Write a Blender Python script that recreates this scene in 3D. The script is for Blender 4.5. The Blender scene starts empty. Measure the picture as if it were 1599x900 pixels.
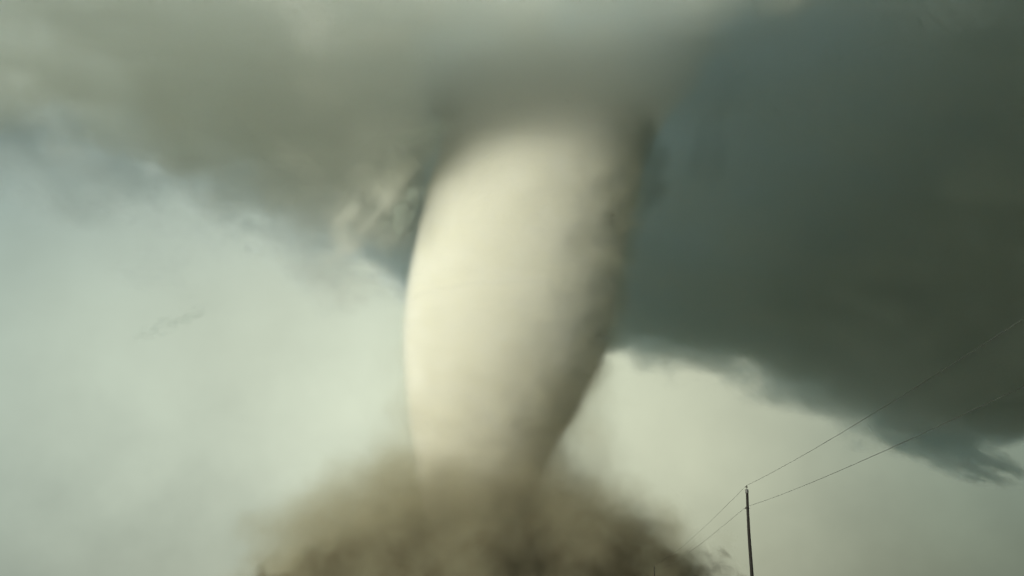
import bpy, bmesh, math, random
from math import radians, sin, cos, tan, pi, sqrt, exp, atan2
from mathutils import Vector, noise

sc = bpy.context.scene
C = bpy.context.collection
random.seed(4)

# ------------------------------------------------------------------ camera
PITCH = radians(15.6)
EYE = 1.6
cam_d = bpy.data.cameras.new("camera")
cam_d.sensor_width = 36.0
cam_d.lens = 38.6
cam_d.clip_start = 0.1
cam_d.clip_end = 120000.0
cam = bpy.data.objects.new("camera", cam_d)
C.objects.link(cam)
cam.location = (0, 0, EYE)
cam.rotation_euler = (pi / 2 + PITCH, 0, 0)
sc.camera = cam
FOC = 38.6 / 36.0 * 1599.0

# ------------------------------------------------------------------ light
SUN_EL = radians(13.0)
SUN_DIR = Vector((-0.76, -0.65, 0)).normalized() * cos(SUN_EL) + Vector((0, 0, sin(SUN_EL)))
sun_d = bpy.data.lights.new("sun", 'SUN')
sun_d.energy = 4.7
sun_d.angle = radians(9.0)
sun_d.color = (1.0, 0.985, 0.82)
sun = bpy.data.objects.new("sun", sun_d)
C.objects.link(sun)
sun.rotation_euler = SUN_DIR.to_track_quat('Z', 'Y').to_euler()

world = bpy.data.worlds.new("World")
sc.world = world
world.use_nodes = True
nt = world.node_tree
nt.nodes.clear()


class NG:
    """tiny node-graph helper"""
    def __init__(s, tree): s.t = tree
    def n(s, typ, **kw):
        nd = s.t.nodes.new(typ)
        for k, v in kw.items():
            setattr(nd, k, v)
        return nd
    def link(s, a, b): s.t.links.new(a, b)
    def math(s, op, a, b=None, c=None, clamp=False):
        nd = s.n('ShaderNodeMath', operation=op, use_clamp=clamp)
        for i, v in enumerate((a, b, c)):
            if v is None: continue
            if isinstance(v, (int, float)): nd.inputs[i].default_value = v
            else: s.link(v, nd.inputs[i])
        return nd.outputs[0]
    def ramp(s, fac, stops, interp='B_SPLINE'):
        nd = s.n('ShaderNodeValToRGB')
        cr = nd.color_ramp
        cr.interpolation = interp
        while len(cr.elements) > 1: cr.elements.remove(cr.elements[-1])
        for i, (p, col) in enumerate(stops):
            e = cr.elements[0] if i == 0 else cr.elements.new(p)
            e.position = p
            e.color = (*col, 1.0) if len(col) == 3 else col
        s.link(fac, nd.inputs[0])
        return nd.outputs[0]
    def mix(s, typ, fac, a, b):
        nd = s.n('ShaderNodeMix', data_type='RGBA', blend_type=typ)
        for i, v in ((0, fac), (6, a), (7, b)):
            if isinstance(v, (int, float)): nd.inputs[i].default_value = v
            elif isinstance(v, tuple): nd.inputs[i].default_value = (*v, 1.0)
            else: s.link(v, nd.inputs[i])
        return nd.outputs[2]
    def noise(s, vec, scale, detail=4.0, rough=0.55, dist=0.0, sep='Fac'):
        nd = s.n('ShaderNodeTexNoise')
        nd.inputs['Scale'].default_value = scale
        nd.inputs['Detail'].default_value = detail
        nd.inputs['Roughness'].default_value = rough
        nd.inputs['Distortion'].default_value = dist
        s.link(vec, nd.inputs['Vector'])
        return nd.outputs[sep]
    def maprange(s, v, a, b, c=0.0, d=1.0, smooth=False):
        nd = s.n('ShaderNodeMapRange')
        if smooth: nd.interpolation_type = 'SMOOTHSTEP'
        s.link(v, nd.inputs[0])
        for i, x in enumerate((a, b, c, d)): nd.inputs[1 + i].default_value = x
        return nd.outputs[0]


g = NG(nt)
tc = g.n('ShaderNodeTexCoord')
sep = g.n('ShaderNodeSeparateXYZ')
g.link(tc.outputs['Generated'], sep.inputs[0])
az = g.math('ARCTAN2', sep.outputs[0], sep.outputs[1])          # 0 = straight ahead, + = right
wob = g.noise(tc.outputs['Generated'], 2.3, 3.0, 0.5)
wob2 = g.noise(tc.outputs['Generated'], 9.0, 4.0, 0.5)
azw = g.math('ADD', az, g.math('MULTIPLY', g.math('SUBTRACT', wob, 0.5), 0.22))
azn = g.math('MULTIPLY_ADD', azw, 1.0 / (2 * pi), 0.5)
D = 1.0 / 360.0
def azp(deg): return 0.5 + deg * D
col_az = g.ramp(azn, [
    (0.0, (0.42, 0.46, 0.41)), (azp(-110), (0.56, 0.62, 0.53)), (azp(-60), (0.48, 0.57, 0.48)), (azp(-32), (0.39, 0.475, 0.405)),
    (azp(-22), (0.475, 0.55, 0.45)), (azp(-9), (0.73, 0.78, 0.60)), (azp(0), (0.66, 0.70, 0.52)), (azp(8), (0.60, 0.62, 0.45)),
    (azp(16), (0.38, 0.42, 0.315)), (azp(25), (0.20, 0.25, 0.185)), (azp(50), (0.20, 0.26, 0.23)), (azp(100), (0.24, 0.29, 0.27)), (1.0, (0.42, 0.46, 0.41))])
elw = g.math('ADD', sep.outputs[2], g.math('MULTIPLY', g.math('SUBTRACT', wob2, 0.5), 0.06))
col_el = g.ramp(g.math('MULTIPLY_ADD', elw, 0.5, 0.5), [
    (0.0, (0.5, 0.5, 0.5)), (0.49, (0.62, 0.62, 0.62)), (0.52, (0.74, 0.75, 0.76)), (0.555, (1.0, 1.0, 1.0)),
    (0.62, (0.98, 1.0, 1.0)), (0.67, (0.72, 0.78, 0.86)), (0.75, (0.72, 0.80, 0.90)), (1.0, (0.85, 0.95, 1.08))])
veil = g.mix('MULTIPLY', 1.0, col_az, col_el)
mott = g.math('MULTIPLY_ADD', g.math('SUBTRACT', wob2, 0.5), 0.36, 1.0)
cmb = g.n('ShaderNodeCombineXYZ')
for i in range(3): g.link(mott, cmb.inputs[i])
veil = g.mix('MULTIPLY', 1.0, veil, cmb.outputs[0])
sky = g.n('ShaderNodeTexSky')
sky.sky_type = 'NISHITA'
sky.sun_disc = False
sky.sun_elevation = SUN_EL
sky.sun_rotation = atan2(SUN_DIR.x, SUN_DIR.y)
bg1 = g.n('ShaderNodeBackground'); bg1.inputs[1].default_value = 0.08
g.link(sky.outputs[0], bg1.inputs[0])
bg2 = g.n('ShaderNodeBackground'); bg2.inputs[1].default_value = 1.0
g.link(veil, bg2.inputs[0])
mx = g.n('ShaderNodeMixShader'); mx.inputs[0].default_value = 0.94
g.link(bg1.outputs[0], mx.inputs[1]); g.link(bg2.outputs[0], mx.inputs[2])
out = g.n('ShaderNodeOutputWorld')
g.link(mx.outputs[0], out.inputs[0])

sc.view_settings.view_transform = 'Standard'
sc.view_settings.look = 'None'
sc.view_settings.exposure = 0.0
sc.view_settings.gamma = 1.0

# ------------------------------------------------------------------ render
cy = sc.cycles
cy.use_denoising = True
cy.denoiser = 'OPENIMAGEDENOISE'
cy.max_bounces = 16
cy.volume_bounces = 8
cy.transparent_max_bounces = 8
cy.volume_max_steps = 1024
cy.volume_step_rate = 1.0
cy.use_adaptive_sampling = True
cy.adaptive_threshold = 0.06
cy.adaptive_min_samples = 8
cy.sample_clamp_indirect = 0.0

# ------------------------------------------------------------------ helpers
def ray(px, py):
    """direction of a photograph pixel (1599 x 900) seen from the camera"""
    x = (px - 799.5) / FOC
    y = (450 - py) / FOC
    return Vector((x, cos(PITCH) - y * sin(PITCH), sin(PITCH) + y * cos(PITCH)))

def at_y(px, py, Y):
    d = ray(px, py)
    return Vector((0, 0, EYE)) + d * (Y / d.y)

def at_z(px, py, Z):
    d = ray(px, py)
    return Vector((0, 0, EYE)) + d * ((Z - EYE) / d.z)

def interp(tab, x):
    """smooth interpolation through (x, y) pairs"""
    if x <= tab[0][0]: return tab[0][1]
    if x >= tab[-1][0]: return tab[-1][1]
    for i in range(len(tab) - 1):
        if tab[i][0] <= x <= tab[i + 1][0]:
            x0, y0 = tab[i]; x1, y1 = tab[i + 1]
            m0 = (y1 - tab[i - 1][1]) / (x1 - tab[i - 1][0]) if i > 0 else (y1 - y0) / (x1 - x0)
            m1 = (tab[i + 2][1] - y0) / (tab[i + 2][0] - x0) if i + 2 < len(tab) else (y1 - y0) / (x1 - x0)
            h = x1 - x0; t = (x - x0) / h
            return ((2*t**3 - 3*t*t + 1) * y0 + (t**3 - 2*t*t + t) * h * m0
                    + (-2*t**3 + 3*t*t) * y1 + (t**3 - t*t) * h * m1)

def smooth(a, b, x):
    t = max(0.0, min(1.0, (x - a) / (b - a)))
    return t * t * (3 - 2 * t)

def fbm(p, octs=5, rough=0.55):
    v = 0.0; a = 1.0; n = 0.0
    p = Vector(p)
    for _ in range(octs):
        v += a * noise.noise(p); n += a
        p = p * 2.03 + Vector((17.1, 5.3, 9.7)); a *= rough
    return v / n

def mesh_obj(name, verts, faces, mat, parent=None, smooth_shade=True):
    me = bpy.data.meshes.new(name)
    me.from_pydata([tuple(v) for v in verts], [], faces)
    bm = bmesh.new(); bm.from_mesh(me)
    bmesh.ops.recalc_face_normals(bm, faces=bm.faces[:])
    bm.faces.ensure_lookup_table()
    if name == 'ground' and bm.faces[0].normal.z < 0:
        bmesh.ops.reverse_faces(bm, faces=bm.faces[:])
    bm.to_mesh(me); bm.free()
    me.update()
    if smooth_shade:
        me.polygons.foreach_set('use_smooth', [True] * len(me.polygons))
    me.materials.append(mat)
    o = bpy.data.objects.new(name, me)
    C.objects.link(o)
    if parent: o.parent = parent
    return o

def tag(o, label=None, cat=None, group=None, kind=None):
    if label: o['label'] = label
    if cat: o['category'] = cat
    if group: o['group'] = group
    if kind: o['kind'] = kind
    return o

def empty(name, loc):
    o = bpy.data.objects.new(name, None)
    o.location = loc
    C.objects.link(o)
    return o

def vol_mat(name, color, density, aniso=0.0, nscale=None, lo=0.35, hi=0.65, floor=0.0, detail=3.0,
            stretch=(1, 1, 1), rot=(0, 0, 0), rough=0.55, dist=0.0, extra=None, step=1.0, absorb=None):
    m = bpy.data.materials.new(name)
    m.use_nodes = True
    t = m.node_tree; t.nodes.clear()
    q = NG(t)
    o = q.n('ShaderNodeOutputMaterial')
    v = q.n('ShaderNodeVolumePrincipled')
    v.inputs['Color'].default_value = (*color, 1)
    v.inputs['Anisotropy'].default_value = aniso
    v.inputs['Density'].default_value = density
    if nscale:
        tc = q.n('ShaderNodeTexCoord')
        mp = q.n('ShaderNodeMapping')
        mp.inputs['Scale'].default_value = stretch
        mp.inputs['Rotation'].default_value = rot
        q.link(tc.outputs['Object'], mp.inputs[0])
        nz = q.noise(mp.outputs[0], nscale, detail, rough, dist)
        f = q.maprange(nz, lo, hi, floor * density, density, True)
        if extra: f = extra(q, tc, f)
        q.link(f, v.inputs['Density'])
    q.link(v.outputs[0], o.inputs['Volume'])
    try: m.cycles.volume_step_rate = step
    except Exception: pass
    return m

# ------------------------------------------------------------------ ground
def solid_mat(name, c1, c2, scale, rough=0.9, detail=6.0):
    m = bpy.data.materials.new(name)
    m.use_nodes = True
    q = NG(m.node_tree)
    b = m.node_tree.nodes['Principled BSDF']
    tc = q.n('ShaderNodeTexCoord')
    nz = q.noise(tc.outputs['Object'], scale, detail, 0.6)
    q.link(q.ramp(nz, [(0.3, c1), (0.7, c2)], 'LINEAR'), b.inputs['Base Color'])
    b.inputs['Roughness'].default_value = rough
    return m

def build_ground():
    N = 48
    R = [0, 30, 80, 160, 300, 600, 1200, 2500, 5000, 12000, 30000, 80000]
    verts = [(0, 0, 0)]; faces = []
    for ri, r in enumerate(R[1:]):
        for k in range(N):
            a = 2 * pi * k / N
            z = 0.25 * fbm((r * cos(a) / 60, r * sin(a) / 60, 0), 3) if 0 < r < 3000 else 0
            verts.append((r * cos(a), r * sin(a), z))
    for k in range(N):
        faces.append((0, 1 + k, 1 + (k + 1) % N))
    for ri in range(len(R) - 2):
        for k in range(N):
            a = 1 + ri * N + k; b = 1 + ri * N + (k + 1) % N
            faces.append((a, a + N, b + N, b))
    o = mesh_obj('ground', verts, faces, solid_mat('grassland', (0.08, 0.095, 0.05), (0.15, 0.15, 0.085), 0.08))
    tag(o, 'flat grassland of the open plain', None, None, 'structure')
build_ground()

# ------------------------------------------------------------------ shader pieces for vapour and dust
def vol_tree(name, color, aniso=0.0):
    m = bpy.data.materials.new(name); m.use_nodes = True
    t = m.node_tree; t.nodes.clear(); q = NG(t)
    o = q.n('ShaderNodeOutputMaterial'); v = q.n('ShaderNodeVolumePrincipled')
    v.inputs['Color'].default_value = (*color, 1)
    v.inputs['Anisotropy'].default_value = aniso
    q.link(v.outputs[0], o.inputs['Volume'])
    tc = q.n('ShaderNodeTexCoord')
    sp = q.n('ShaderNodeSeparateXYZ'); q.link(tc.outputs['Object'], sp.inputs[0])
    return m, q, v, tc, sp.outputs

def curve(q, x, tab, n=24):
    """metres -> metres through a smooth table"""
    x0, x1 = tab[0][0], tab[-1][0]
    ys = [interp(tab, x0 + (x1 - x0) * i / (n - 1)) for i in range(n)]
    lo, hi = min(ys), max(ys)
    if hi - lo < 1e-3: return lo
    if len(tab) == 2:
        sl = (ys[-1] - ys[0]) / (x1 - x0)
        return q.math('MULTIPLY_ADD', x, sl, ys[0] - sl * x0)
    if hi - lo < 1e-6: hi = lo + 1.0
    nd = q.n('ShaderNodeFloatCurve')
    cv = nd.mapping.curves[0]
    pts = cv.points
    pts[0].location = (0.0, (ys[0] - lo) / (hi - lo)); pts[1].location = (1.0, (ys[-1] - lo) / (hi - lo))
    for i in range(1, n - 1):
        pts.new(i / (n - 1), (ys[i] - lo) / (hi - lo))
    nd.mapping.update()
    u = q.maprange(x, x0, x1, 0.0, 1.0)
    q.link(u, nd.inputs['Value'])
    return q.math('MULTIPLY_ADD', nd.outputs[0], hi - lo, lo)

def torn(q, tc, size, detail, stretch=(1, 1, 1), seed=0.0, rot=0.0, rough=0.62, dist=0.0):
    m2 = q.n('ShaderNodeMapping')
    m2.inputs['Scale'].default_value = stretch
    m2.inputs['Rotation'].default_value = (0, rot, 0)
    m2.inputs['Location'].default_value = (seed * 37.0, seed * 11.0, seed * 23.0)
    q.link(tc.outputs['Object'], m2.inputs[0])
    return q.math('SUBTRACT', q.noise(m2.outputs[0], 1.0 / size, detail, rough, dist), 0.5)

def shell_mix(m, q, v, b, solid_density, lo, hi):
    """noise is only worked out in the shell lo < b < hi; deeper in the vapour is even, outside there is none"""
    o = [n for n in m.node_tree.nodes if n.type == 'OUTPUT_MATERIAL'][0]
    v2 = q.n('ShaderNodeVolumePrincipled')
    v2.inputs['Color'].default_value = v.inputs['Color'].default_value
    v2.inputs['Anisotropy'].default_value = v.inputs['Anisotropy'].default_value
    if isinstance(solid_density, (int, float)): v2.inputs['Density'].default_value = solid_density
    else: q.link(solid_density, v2.inputs['Density'])
    deep = q.math('GREATER_THAN', b, hi)
    outside = q.math('LESS_THAN', b, lo)
    m1 = q.n('ShaderNodeMixShader'); q.link(outside, m1.inputs[0]); q.link(v.outputs[0], m1.inputs[1])
    m2 = q.n('ShaderNodeMixShader'); q.link(deep, m2.inputs[0]); q.link(m1.outputs[0], m2.inputs[1]); q.link(v2.outputs[0], m2.inputs[2])
    q.link(m2.outputs[0], o.inputs['Volume'])

def set_step(o, metres):
    cs = [v.co for v in o.data.vertices]
    dims = [max(c[i] for c in cs) - min(c[i] for c in cs) for i in range(3)]
    o.data.materials[0].cycles.volume_step_rate = metres * 10.0 / (sum(dims) / 3.0)

# ------------------------------------------------------------------ cloud decks
def deck(name, color, D, X0, X1, Yn, Yr, Hn, rim, Zt, W=45.0, Wy=90.0, A=2.2, nsize=160.0, seed=0.0, step=30.0,
         stretch=(1, 1, 1.4), detail=5.0, side=150.0, power=1.0, margin=60.0, rot=0.0, dmod=0.0):
    """a layer of cloud with a base that slopes from Hn at the near rim Yn(x) to rim(x) at the far rim Yr(x)"""
    m, q, v, tc, (X, Y, Z) = vol_tree(name + '_vapour', color)
    yn = curve(q, X, Yn); yr = curve(q, X, Yr); hr = curve(q, X, rim); hn = curve(q, X, Hn); zt = curve(q, X, Zt)
    w = q.math('DIVIDE', q.math('SUBTRACT', Y, yn), q.math('SUBTRACT', yr, yn), None, True)
    if power != 1.0: w = q.math('POWER', w, power)
    h = q.math('ADD', hn, q.math('MULTIPLY', w, q.math('SUBTRACT', hr, hn)))
    b = q.math('MULTIPLY', q.math('SUBTRACT', Z, h), 1.0 / W)
    b = q.math('MINIMUM', b, q.math('MULTIPLY', q.math('SUBTRACT', yr, Y), 1.0 / Wy))
    b = q.math('MINIMUM', b, q.math('MULTIPLY', q.math('SUBTRACT', Y, yn), 1.0 / Wy))
    b = q.math('MINIMUM', b, q.math('MULTIPLY', q.math('SUBTRACT', zt, Z), 1.0 / (W * 1.5)))
    b = q.math('MINIMUM', b, q.math('MULTIPLY', q.math('SUBTRACT', X, X0), 1.0 / side))
    b = q.math('MINIMUM', b, q.math('MULTIPLY', q.math('SUBTRACT', X1, X), 1.0 / side))
    nz = torn(q, tc, nsize, detail, stretch, seed, rot)
    f = q.math('MULTIPLY_ADD', nz, A * 2.0, b)
    q.link(q.maprange(f, 0.0, 1.6, 0.0, D, True), v.inputs['Density'])
    shell_mix(m, q, v, b, D, -0.7 * A, 1.6 + 0.55 * A)
    nx, ny = 60, 24
    bot = []; top = []
    for i in range(nx + 1):
        x = X0 + (X1 - X0) * i / nx
        a, r = interp(Yn, x) - Wy * 0.4, interp(Yr, x) + Wy * 0.5
        for j in range(ny + 1):
            y = a + (r - a) * j / ny
            ww = max(0, min(1, (y - interp(Yn, x)) / (interp(Yr, x) - interp(Yn, x)))) ** power
            hh = interp(Hn, x) + ww * (interp(rim, x) - interp(Hn, x)) - margin + 14 * fbm((x / 90, y / 90, seed), 3)
            ztx = interp(Zt, x)
            hh = min(hh, ztx - 20)
            bot.append((x, y, hh)); top.append((x, y, ztx + 15))
    nb = len(bot); V = ny + 1; faces = []
    for i in range(nx):
        for j in range(ny):
            a = i * V + j
            faces.append((a, a + 1, a + V + 1, a + V)); faces.append((nb + a, nb + a + V, nb + a + V + 1, nb + a + 1))
    for j in range(ny):
        a = j; faces.append((a, nb + a, nb + a + 1, a + 1))
        a = nx * V + j; faces.append((a, a + 1, nb + a + 1, nb + a))
    for i in range(nx):
        a = i * V; faces.append((a, a + V, nb + a + V, nb + a))
        a = i * V + ny; faces.append((a, nb + a, nb + a + V, a + V))
    o = mesh_obj(name, bot + top, faces, m)
    set_step(o, step)
    return o

def rim_of(tab, Y, drop=0.0):
    """image points of a cloud edge standing at distance Y -> (x, z) pairs"""
    r = []
    for px, py in tab:
        p = at_y(px, py, Y); r.append((p.x, p.z - drop))
    return r

# dark storm cloud: the deck on the right, its far rim slanting down to a torn tip
YR = 3600.0
rim_r = rim_of([(420, 400), (520, 405), (600, 430), (650, 480), (700, 505), (800, 530), (940, 560), (1000, 568), (1100, 583), (1170, 608), (1250, 648),
                (1330, 683), (1400, 705), (1450, 708), (1510, 705), (1560, 690), (1620, 668), (1720, 655), (2000, 650)], YR, 42.0)
X0, X1 = rim_r[0][0], rim_r[-1][0]
storm = deck('storm_cloud', (0.915, 0.968, 0.985), 0.0130, X0, X1,
             [(X0, 1400), (0, 1150), (200, 980), (400, 740), (700, 350), (1000, 200), (X1, 200)], [(X0, YR), (X1, YR)],
             [(X0, 800), (0, 780), (500, 740), (X1, 700)], rim_r, [(X0, 1050), (100, 1060), (600, 1150), (1100, 1400), (X1, 1600)], W=36, Wy=140, A=2.25, nsize=190, detail=6.0, side=380.0, seed=2.0, step=60)
tag(storm, 'dark slate green storm cloud filling the right side behind the funnel', 'cloud')

# lighter wall cloud sweeping in from the upper left
YL = 1640.0
rim_l = rim_of([(-420, 150), (-200, 170), (0, 195), (110, 218), (200, 245), (270, 268), (300, 305), (350, 310), (400, 345), (450, 375), (510, 420),
                (570, 450), (620, 430), (650, 330), (690, 240), (750, 190), (850, 155), (950, 140), (1050, 115), (1150, 80), (1280, 20)], YL, 34.0)
A0, A1 = rim_l[0][0], rim_l[-1][0]
wall = deck('wall_cloud', (0.985, 0.995, 0.972), 0.0150, A0, A1,
            [(A0, 900), (-600, 930), (-350, 1020), (0, 1070), (A1, 1120)], [(A0, YL), (A1, YL)],
            [(A0, 680), (-300, 680), (-50, 675), (150, 680), (A1, 730)], rim_l, [(A0, 830), (-250, 845), (0, 820), (250, 820), (A1, 840)], W=34, Wy=60, A=2.5, nsize=120, detail=6.0, seed=7.0, side=280.0, step=27, power=1.3)
tag(wall, 'pale warm grey wall cloud sweeping from upper left into the funnel top', 'cloud')

# softer blue grey bank behind it
YF = 2600.0
rim_f = rim_of([(-420, 240), (0, 300), (120, 335), (200, 362), (300, 380), (400, 425), (500, 475), (560, 462), (620, 480), (720, 500), (900, 480)], YF, 110.0)
B0, B1 = rim_f[0][0], rim_f[-1][0]
farc = deck('cloud_bank', (0.70, 0.765, 0.79), 0.012, B0, B1, [(B0, YF - 550), (B1, YF - 550)], [(B0, YF), (B1, YF)],
            [(B0, 1150), (B1, 1000)], rim_f, [(B0, 1350), (B1, 1350)], W=110, Wy=160, A=1.9, nsize=230, seed=11.0, step=45)
tag(farc, 'soft blue grey cloud bank beneath the wall cloud at left', 'cloud')

# ------------------------------------------------------------------ tornado
TY = 1500.0
tor_c = at_y(755, 900, TY)
tornado = empty('tornado', (tor_c.x, TY, 0))
tag(tornado, 'huge cream white tornado funnel rising from brown dust', 'tornado')
left = [(60, 600), (110, 628), (150, 660), (200, 684), (250, 680), (300, 666), (350, 656), (400, 645), (450, 636), (500, 631), (550, 630), (600, 632),
        (650, 638), (700, 645), (750, 651), (800, 661), (850, 672), (900, 680), (935, 685)]
right = [(60, 1150), (110, 1110), (150, 1070), (200, 1034), (250, 1010), (300, 996), (350, 985), (400, 975), (450, 968), (500, 960), (550, 946), (600, 925),
         (650, 900), (700, 868), (750, 848), (800, 836), (850, 831), (900, 829), (935, 828)]

def column_tables(y0, y1, grow=0.0):
    cx = []; rr = []
    for i in range(40):
        py = y1 + (y0 - y1) * i / 39
        l = at_y(interp(left, py), py, TY); r = at_y(interp(right, py), py, TY)
        cx.append((l.z, (l.x + r.x) / 2 - tor_c.x)); rr.append((l.z, (r.x - l.x) / 2 + grow))
    return cx, rr

def column(name, color, cx, rr, dens, W, A, nsize, seed=0.0, step=10.0, detail=5.0, stretch=(1, 1, 1), inner=None, grow=10.0,
           right_only=None, rough=0.62, n_t=64, n_z=50, hi=1.6, cap=2.2):
    """an upright body of vapour or dust: axis cx(z), radius rr(z), density dens(z), torn by noise"""
    m, q, v, tc, (X, Y, Z) = vol_tree(name + '_vapour', color)
    dx = q.math('SUBTRACT', X, curve(q, Z, cx))
    rho = q.math('SQRT', q.math('ADD', q.math('MULTIPLY', dx, dx), q.math('MULTIPLY', Y, Y)))
    R = curve(q, Z, rr)
    b = q.math('MULTIPLY', q.math('SUBTRACT', R, rho), 1.0 / W)
    b0 = b
    b = q.math('MINIMUM', b, cap)
    nz = torn(q, tc, nsize, detail, stretch, seed, 0.0, rough)
    if right_only is not None:     # rougher on the lee side
        amp = q.maprange(q.math('DIVIDE', dx, R), -0.3, 0.9, right_only, 1.0, True)
        nz = q.math('MULTIPLY', nz, amp)
    f = q.math('MULTIPLY_ADD', nz, 2.0 * A, b)
    f = q.maprange(f, 0.0, hi, 0.0, 1.0, True)
    d = curve(q, Z, dens)
    q.link(q.math('MULTIPLY', f, d), v.inputs['Density'])
    if cap > hi: shell_mix(m, q, v, b0, d, -0.7 * A, hi + 0.5 * A)
    z0, z1 = rr[0][0], rr[-1][0]
    verts = []; faces = []
    for j in range(n_z + 1):
        z = z0 + (z1 - z0) * j / n_z
        for k in range(n_t):
            a = 2 * pi * k / n_t
            r = interp(rr, z) + grow + grow * 0.5 * fbm((cos(a) * 2 + seed, sin(a) * 2, z / 60), 4)
            verts.append((interp(cx, z) + r * cos(a), r * sin(a), max(0.4, z)))
    for j in range(n_z):
        for k in range(n_t):
            a = j * n_t + k; b_ = j * n_t + (k + 1) % n_t
            faces.append((a, b_, b_ + n_t, a + n_t))
    faces.append(tuple(range(n_t))[::-1]); faces.append(tuple(n_z * n_t + k for k in range(n_t)))
    o = mesh_obj(name, verts, faces, m, tornado)
    set_step(o, step)
    return o

cx, rr = column_tables(95, 930, 5.0)
ztop = rr[-1][0]
fun = column('funnel', (0.993, 0.988, 0.955), cx, rr, [(0.5, 0.05), (400, 0.05), (560, 0.045), (640, 0.028), (700, 0.012), (ztop, 0.006)], 13.0, 0.95, 48.0, 1.0,
             step=11.0, right_only=0.30, stretch=(1, 1, 0.8), grow=7.0)
fun['label'] = 'cream condensation funnel'
# thin dusty shroud on the lee side of the funnel
cx2, rr2 = column_tables(240, 900, grow=14.0)
cx2 = [(z, x + 10) for z, x in cx2]
column('shroud', (0.80, 0.78, 0.64), cx2, rr2, [(0.5, 0.008), (350, 0.008), (560, 0.007), (rr2[-1][0], 0.0)], 20.0, 2.3, 30.0, 4.0, step=9.0, grow=6.0, cap=1.0)

# ------------------------------------------------------------------ dust round the foot
DUST = (0.13, 0.108, 0.068)
def prof(rows):
    """(image y, left x, right x) rows -> axis and radius tables"""
    a = []; b = []
    for py, l, r in rows:
        L = at_y(l, py, TY); Rr = at_y(r, py, TY)
        a.append((max(0.4, L.z), (L.x + Rr.x) / 2 - tor_c.x)); b.append((max(0.4, L.z), (Rr.x - L.x) / 2))
    return a, b
a, b = prof([(930, 395, 1130), (890, 450, 1100), (850, 500, 1060), (800, 555, 1000), (760, 590, 960), (720, 615, 930), (680, 640, 880)])
d1 = column('dust_cloud', DUST, a, b, [(0.4, 0.080), (50, 0.052), (90, 0.020), (140, 0.007), (b[-1][0], 0.0)], 100.0, 2.7, 36.0, 3.0,
            step=16.0, grow=45.0, cap=1.4, detail=6.0, rough=0.66)
d1['label'] = 'brown dust billowing round the foot'
a, b = prof([(930, 330, 1190), (860, 370, 1130), (800, 400, 1060), (740, 470, 1000), (680, 560, 985), (620, 590, 985), (560, 600, 975), (480, 610, 960)])
column('dust_veil', (0.50, 0.46, 0.33), a, b, [(0.4, 0.0120), (100, 0.0090), (200, 0.0060), (320, 0.0035), (b[-1][0], 0.0)], 80.0, 2.1, 80.0, 8.0,
       step=18.0, grow=35.0, cap=1.3, detail=6.0, rough=0.64)

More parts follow.
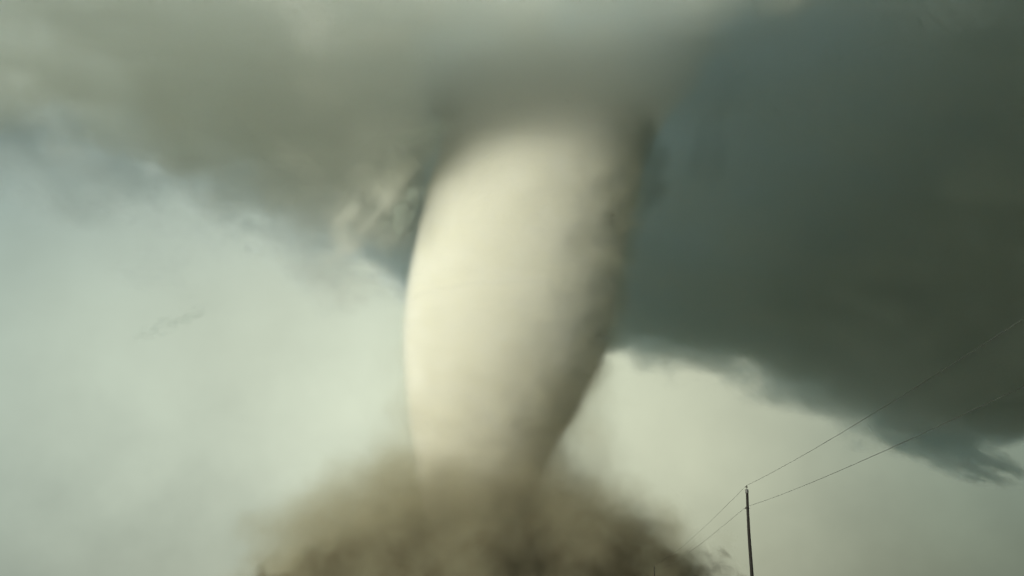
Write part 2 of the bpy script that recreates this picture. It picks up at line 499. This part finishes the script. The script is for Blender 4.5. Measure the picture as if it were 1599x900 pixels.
# ------------------------------------------------------------------ torn scraps of cloud
def scrap(name, px, py, Y, rx, rz, tilt, ry, color, density, nsize, seed, label, rim=0.8, rag=1.2, stretch=(1, 1, 1),
          ring=None, detail=5.0, step=1.0, thick=1.4):
    """ragged cloud round a photo point: half sizes in photo pixels, tilt in degrees anticlockwise.
    ring = (radius, half width) in pixels turns the body into an arc of that ring"""
    c = at_y(px, py, Y); k = Y / FOC
    rx *= k; rz *= k; ry *= k
    m = bpy.data.materials.new(name + '_vapour'); m.use_nodes = True
    t = m.node_tree; t.nodes.clear(); q = NG(t)
    o = q.n('ShaderNodeOutputMaterial'); v = q.n('ShaderNodeVolumePrincipled')
    v.inputs['Color'].default_value = (*color, 1)
    tc = q.n('ShaderNodeTexCoord')
    if ring:
        R = ring[0] * k; wd = ring[1] * k
        sp = q.n('ShaderNodeSeparateXYZ'); q.link(tc.outputs['Object'], sp.inputs[0])
        X, Yy, Z = sp.outputs
        rho = q.math('SQRT', q.math('ADD', q.math('MULTIPLY', X, X), q.math('MULTIPLY', Z, Z)))
        a_ = q.math('DIVIDE', q.math('SUBTRACT', rho, R), wd)
        b_ = q.math('DIVIDE', Yy, ry)
        dist = q.math('SQRT', q.math('ADD', q.math('MULTIPLY', a_, a_), q.math('MULTIPLY', b_, b_)))
        ang = q.math('ABSOLUTE', q.math('ARCTAN2', Z, X))         # 0 along local +x
        dist = q.math('ADD', dist, q.math('MULTIPLY', q.maprange(ang, radians(ring[2] * 0.45), radians(ring[2]), 0.0, 1.2, True), 1.0))
    else:
        mp = q.n('ShaderNodeMapping'); mp.vector_type = 'TEXTURE'
        mp.inputs['Scale'].default_value = (rx, ry, rz)
        q.link(tc.outputs['Object'], mp.inputs[0])
        ln = q.n('ShaderNodeVectorMath', operation='LENGTH'); q.link(mp.outputs[0], ln.inputs[0])
        dist = ln.outputs['Value']
    m2 = q.n('ShaderNodeMapping'); m2.inputs['Scale'].default_value = stretch
    m2.inputs['Location'].default_value = (seed * 37.0, seed * 11.0, seed * 23.0)
    q.link(tc.outputs['Object'], m2.inputs[0])
    nz = q.noise(m2.outputs[0], 1.0 / nsize, detail, 0.62, 0.0)
    a = q.math('MULTIPLY', q.math('SUBTRACT', 1.0, dist), 1.0 / rim)
    b = q.math('MULTIPLY_ADD', q.math('SUBTRACT', nz, 0.5), 4.0 * rag, a)
    edge = q.maprange(dist, 0.8, 1.05, 1.0, 0.0, True)
    q.link(q.math('MULTIPLY', q.maprange(b, 0.0, thick, 0.0, density, True), edge), v.inputs['Density'])
    q.link(v.outputs[0], o.inputs['Volume'])
    m.cycles.volume_step_rate = step
    verts = []; faces = []
    if ring:
        nu, nk = 60, 20; A = radians(ring[2]) * 1.02
        for i in range(nu + 1):
            u = -A + 2 * A * i / nu
            for j in range(nk):
                w = 2 * pi * j / nk
                f = 1.08
                rr = R + wd * f * cos(w)
                verts.append((rr * cos(u), ry * f * sin(w), rr * sin(u)))
        for i in range(nu):
            for j in range(nk):
                a0 = i * nk + j; b0 = i * nk + (j + 1) % nk
                faces.append((a0, b0, b0 + nk, a0 + nk))
        faces.append(tuple(range(nk))[::-1]); faces.append(tuple(nu * nk + j for j in range(nk)))
    else:
        nu, nv = 48, 30
        for j in range(nv + 1):
            th = 0.02 + (pi - 0.04) * j / nv
            for i in range(nu):
                u = 2 * pi * i / nu
                d = Vector((sin(th) * cos(u), sin(th) * sin(u), cos(th)))
                f = 1.0 + 0.12 * fbm(d * 1.6 + Vector((seed, 0, 0)), 4)
                verts.append((d.x * rx * f, d.y * ry * f, d.z * rz * f))
        for j in range(nv):
            for i in range(nu):
                a0 = j * nu + i; b0 = j * nu + (i + 1) % nu
                faces.append((a0, a0 + nu, b0 + nu, b0))
        faces.append(tuple(range(nu))); faces.append(tuple(nv * nu + i for i in range(nu))[::-1])
    ob = mesh_obj(name, verts, faces, m)
    ob.location = c
    ob.rotation_euler = (0, -radians(tilt), 0)
    tag(ob, label, 'cloud')
    return ob

scrap('inflow_band', 596, 288, 1440, 190, 62, 50, 65, (0.93, 0.94, 0.89), 0.024, 40, 2.0,
      rag=1.1, rim=1.0, label=
      'pale ragged cloud band curling into the funnel from its left side', stretch=(0.6, 1, 1.1))
scrap('collar_cloud', 892, 265, 1470, 0, 0, 25, 45, (0.40, 0.47, 0.45), 0.014, 45, 5.0,
      'dark arched cloud collar round the right shoulder of the funnel', ring=(140, 38, 85), rag=1.4)
scrap('torn_scud', 626, 335, 1400, 78, 26, 58, 30, (0.50, 0.56, 0.52), 0.030, 15, 31.0,
      'small dark ragged shreds in the notch left of the funnel', stretch=(0.8, 1, 1), rag=1.6)
scrap('cloud_slot', 640, 212, 1330, 95, 15, 14, 30, (0.50, 0.55, 0.50), 0.016, 26, 33.0,
      'thin dark streak of cloud curving over the pale band at the funnel shoulder', stretch=(0.4, 1, 1), rag=1.2)
scrap('hanging_cloud', 1120, 205, 1600, 150, 48, 72, 60, (0.45, 0.50, 0.50), 0.0045, 55, 9.0,
      'ragged dark scrap of cloud hanging right of the funnel top', stretch=(0.5, 1, 1.1), rag=1.6)
scrap('cloud_wisp', 1288, 130, 1500, 95, 20, 74, 20, (0.90, 0.92, 0.90), 0.0035, 24, 12.0,
      'thin pale wisp against the darkest cloud at upper right', stretch=(0.4, 1, 1), rag=1.7)
scrap('scud_cloud', 265, 505, 1700, 70, 20, 24, 14, (0.62, 0.70, 0.68), 0.030, 14, 14.0,
      'tiny torn shred of scud floating in the pale sky at left', rag=2.0, thick=1.8, stretch=(0.7, 1, 1))
scrap('cloud_fringe', 1478, 702, 3450, 135, 38, -24, 70, (0.86, 0.94, 0.96), 0.034, 36, 17.0,
      'feathered dark tip of the storm cloud pointing down at right', stretch=(0.35, 1, 1.1), rag=2.0, detail=6.0, rim=0.7)

# ------------------------------------------------------------------ poles and wires
def tube(pts, rads, n=10, cap=True):
    verts = []; faces = []
    P = [Vector(p) for p in pts]
    for i, p in enumerate(P):
        t = (P[min(i + 1, len(P) - 1)] - P[max(i - 1, 0)]).normalized()
        up = Vector((0, 0, 1)) if abs(t.z) < 0.9 else Vector((0, 1, 0))
        u = t.cross(up).normalized(); v = t.cross(u).normalized()
        for k in range(n):
            a = 2 * pi * k / n
            verts.append(p + (u * cos(a) + v * sin(a)) * rads[i])
    for i in range(len(P) - 1):
        for k in range(n):
            a = i * n + k; b = i * n + (k + 1) % n
            faces.append((a, b, b + n, a + n))
    if cap:
        faces.append(tuple(range(n))[::-1])
        faces.append(tuple((len(P) - 1) * n + k for k in range(n)))
    return verts, faces

m_wood = solid_mat('creosoted_wood', (0.006, 0.005, 0.004), (0.014, 0.012, 0.009), 6.0, 1.0)
m_porc = solid_mat('insulator_ceramic', (0.02, 0.014, 0.010), (0.04, 0.03, 0.02), 8.0, 0.35)
m_steel = solid_mat('weathered_steel', (0.05, 0.05, 0.048), (0.09, 0.09, 0.085), 8.0, 0.6)
m_wire = solid_mat('aluminium_wire', (0.03, 0.03, 0.03), (0.05, 0.05, 0.05), 3.0, 0.7)

DX = 0.0943
def pole_xy(Y): return (10.52 + DX * Y, Y)

def make_pole(x, y, label):
    p = empty('utility_pole', (x, y, 0))
    tag(p, label, 'utility pole', 'utility poles along the wire')
    v, f = [], []
    hs = [0.0, 0.4, 2.0, 4.0, 6.0, 8.0, 9.4, 9.78]
    pts = [(0.03 * sin(h * 0.7), 0, h) for h in hs]
    v, f = tube(pts, [0.165 - 0.0062 * h for h in hs], 14)
    mesh_obj('pole', v, f, m_wood, p)
    v, f = tube([(0, 0, 9.50), (0, 0, 9.52), (0, 0, 9.78), (0, 0, 9.80)], [0.115, 0.135, 0.135, 0.10], 14)
    mesh_obj('pole_cap', v, f, m_steel, p)
    v, f = tube([(0, 0, 9.78), (0, 0, 10.02)], [0.022, 0.022], 8)
    pin = mesh_obj('pin', v, f, m_steel, p)
    v, f = tube([(0, 0, 9.93), (0, 0, 9.95), (0, 0, 9.99), (0, 0, 10.02), (0, 0, 10.08), (0, 0, 10.11)],
                [0.05, 0.085, 0.085, 0.05, 0.055, 0.03], 12)
    mesh_obj('insulator', v, f, m_porc, p)
    # bracket with the neutral wire's insulator
    v, f = tube([(0.02, 0, 8.27), (-0.24, 0, 8.27)], [0.03, 0.03], 8)
    br = mesh_obj('bracket', v, f, m_steel, p)
    v, f = tube([(-0.16, 0, 8.29), (-0.16, 0, 8.31), (-0.16, 0, 8.36), (-0.16, 0, 8.38)], [0.03, 0.06, 0.06, 0.035], 10)
    mesh_obj('insulator', v, f, m_porc, p)
    v, f = tube([(0.04, 0, 8.27), (0.13, 0, 8.27)], [0.028, 0.028], 8)
    mesh_obj('bolt', v, f, m_steel, p)
    v, f = tube([(-0.10, -0.07, 0.3), (-0.10, -0.07, 8.2)], [0.012, 0.012], 6)
    mesh_obj('ground_wire', v, f, m_wire, p)
    return p

def copy_tree(o, parent=None):
    c_ = o.copy(); C.objects.link(c_)
    if parent: c_.parent = parent
    for ch in o.children: copy_tree(ch, c_)
    return c_

P1 = make_pole(*pole_xy(90.0), 'near dark wooden utility pole standing right of the dust cloud')
P2 = copy_tree(P1); P2.location = (*pole_xy(336.0), 0)
P2['label'] = 'far wooden utility pole, only its short tip showing before the dust'
P0 = copy_tree(P1); P0.location = (*pole_xy(-100.0), 0)
P0['label'] = 'utility pole behind the camera carrying the wires on'

def wire(name, z, dx, sags, label):
    pts = []
    Ys = [-100.0, 90.0, 336.0]
    for s in range(2):
        for i in range(41):
            if s and i == 0: continue
            t = i / 40
            Y = Ys[s] + (Ys[s + 1] - Ys[s]) * t
            x, y = pole_xy(Y)
            pts.append((x + dx, y, z - 4 * sags[s] * t * (1 - t)))
    v, f = tube(pts, [0.010] * len(pts), 6)
    o = mesh_obj(name, v, f, m_wire)
    tag(o, label, 'power line', 'power lines strung between the poles')
wire('power_line', 10.12, 0.0, (1.95, 1.0), 'upper thin power line from the pole top to the right edge')
wire('power_line', 8.40, -0.16, (1.95, 1.0), 'lower thin power line from the pole bracket to the right edge')
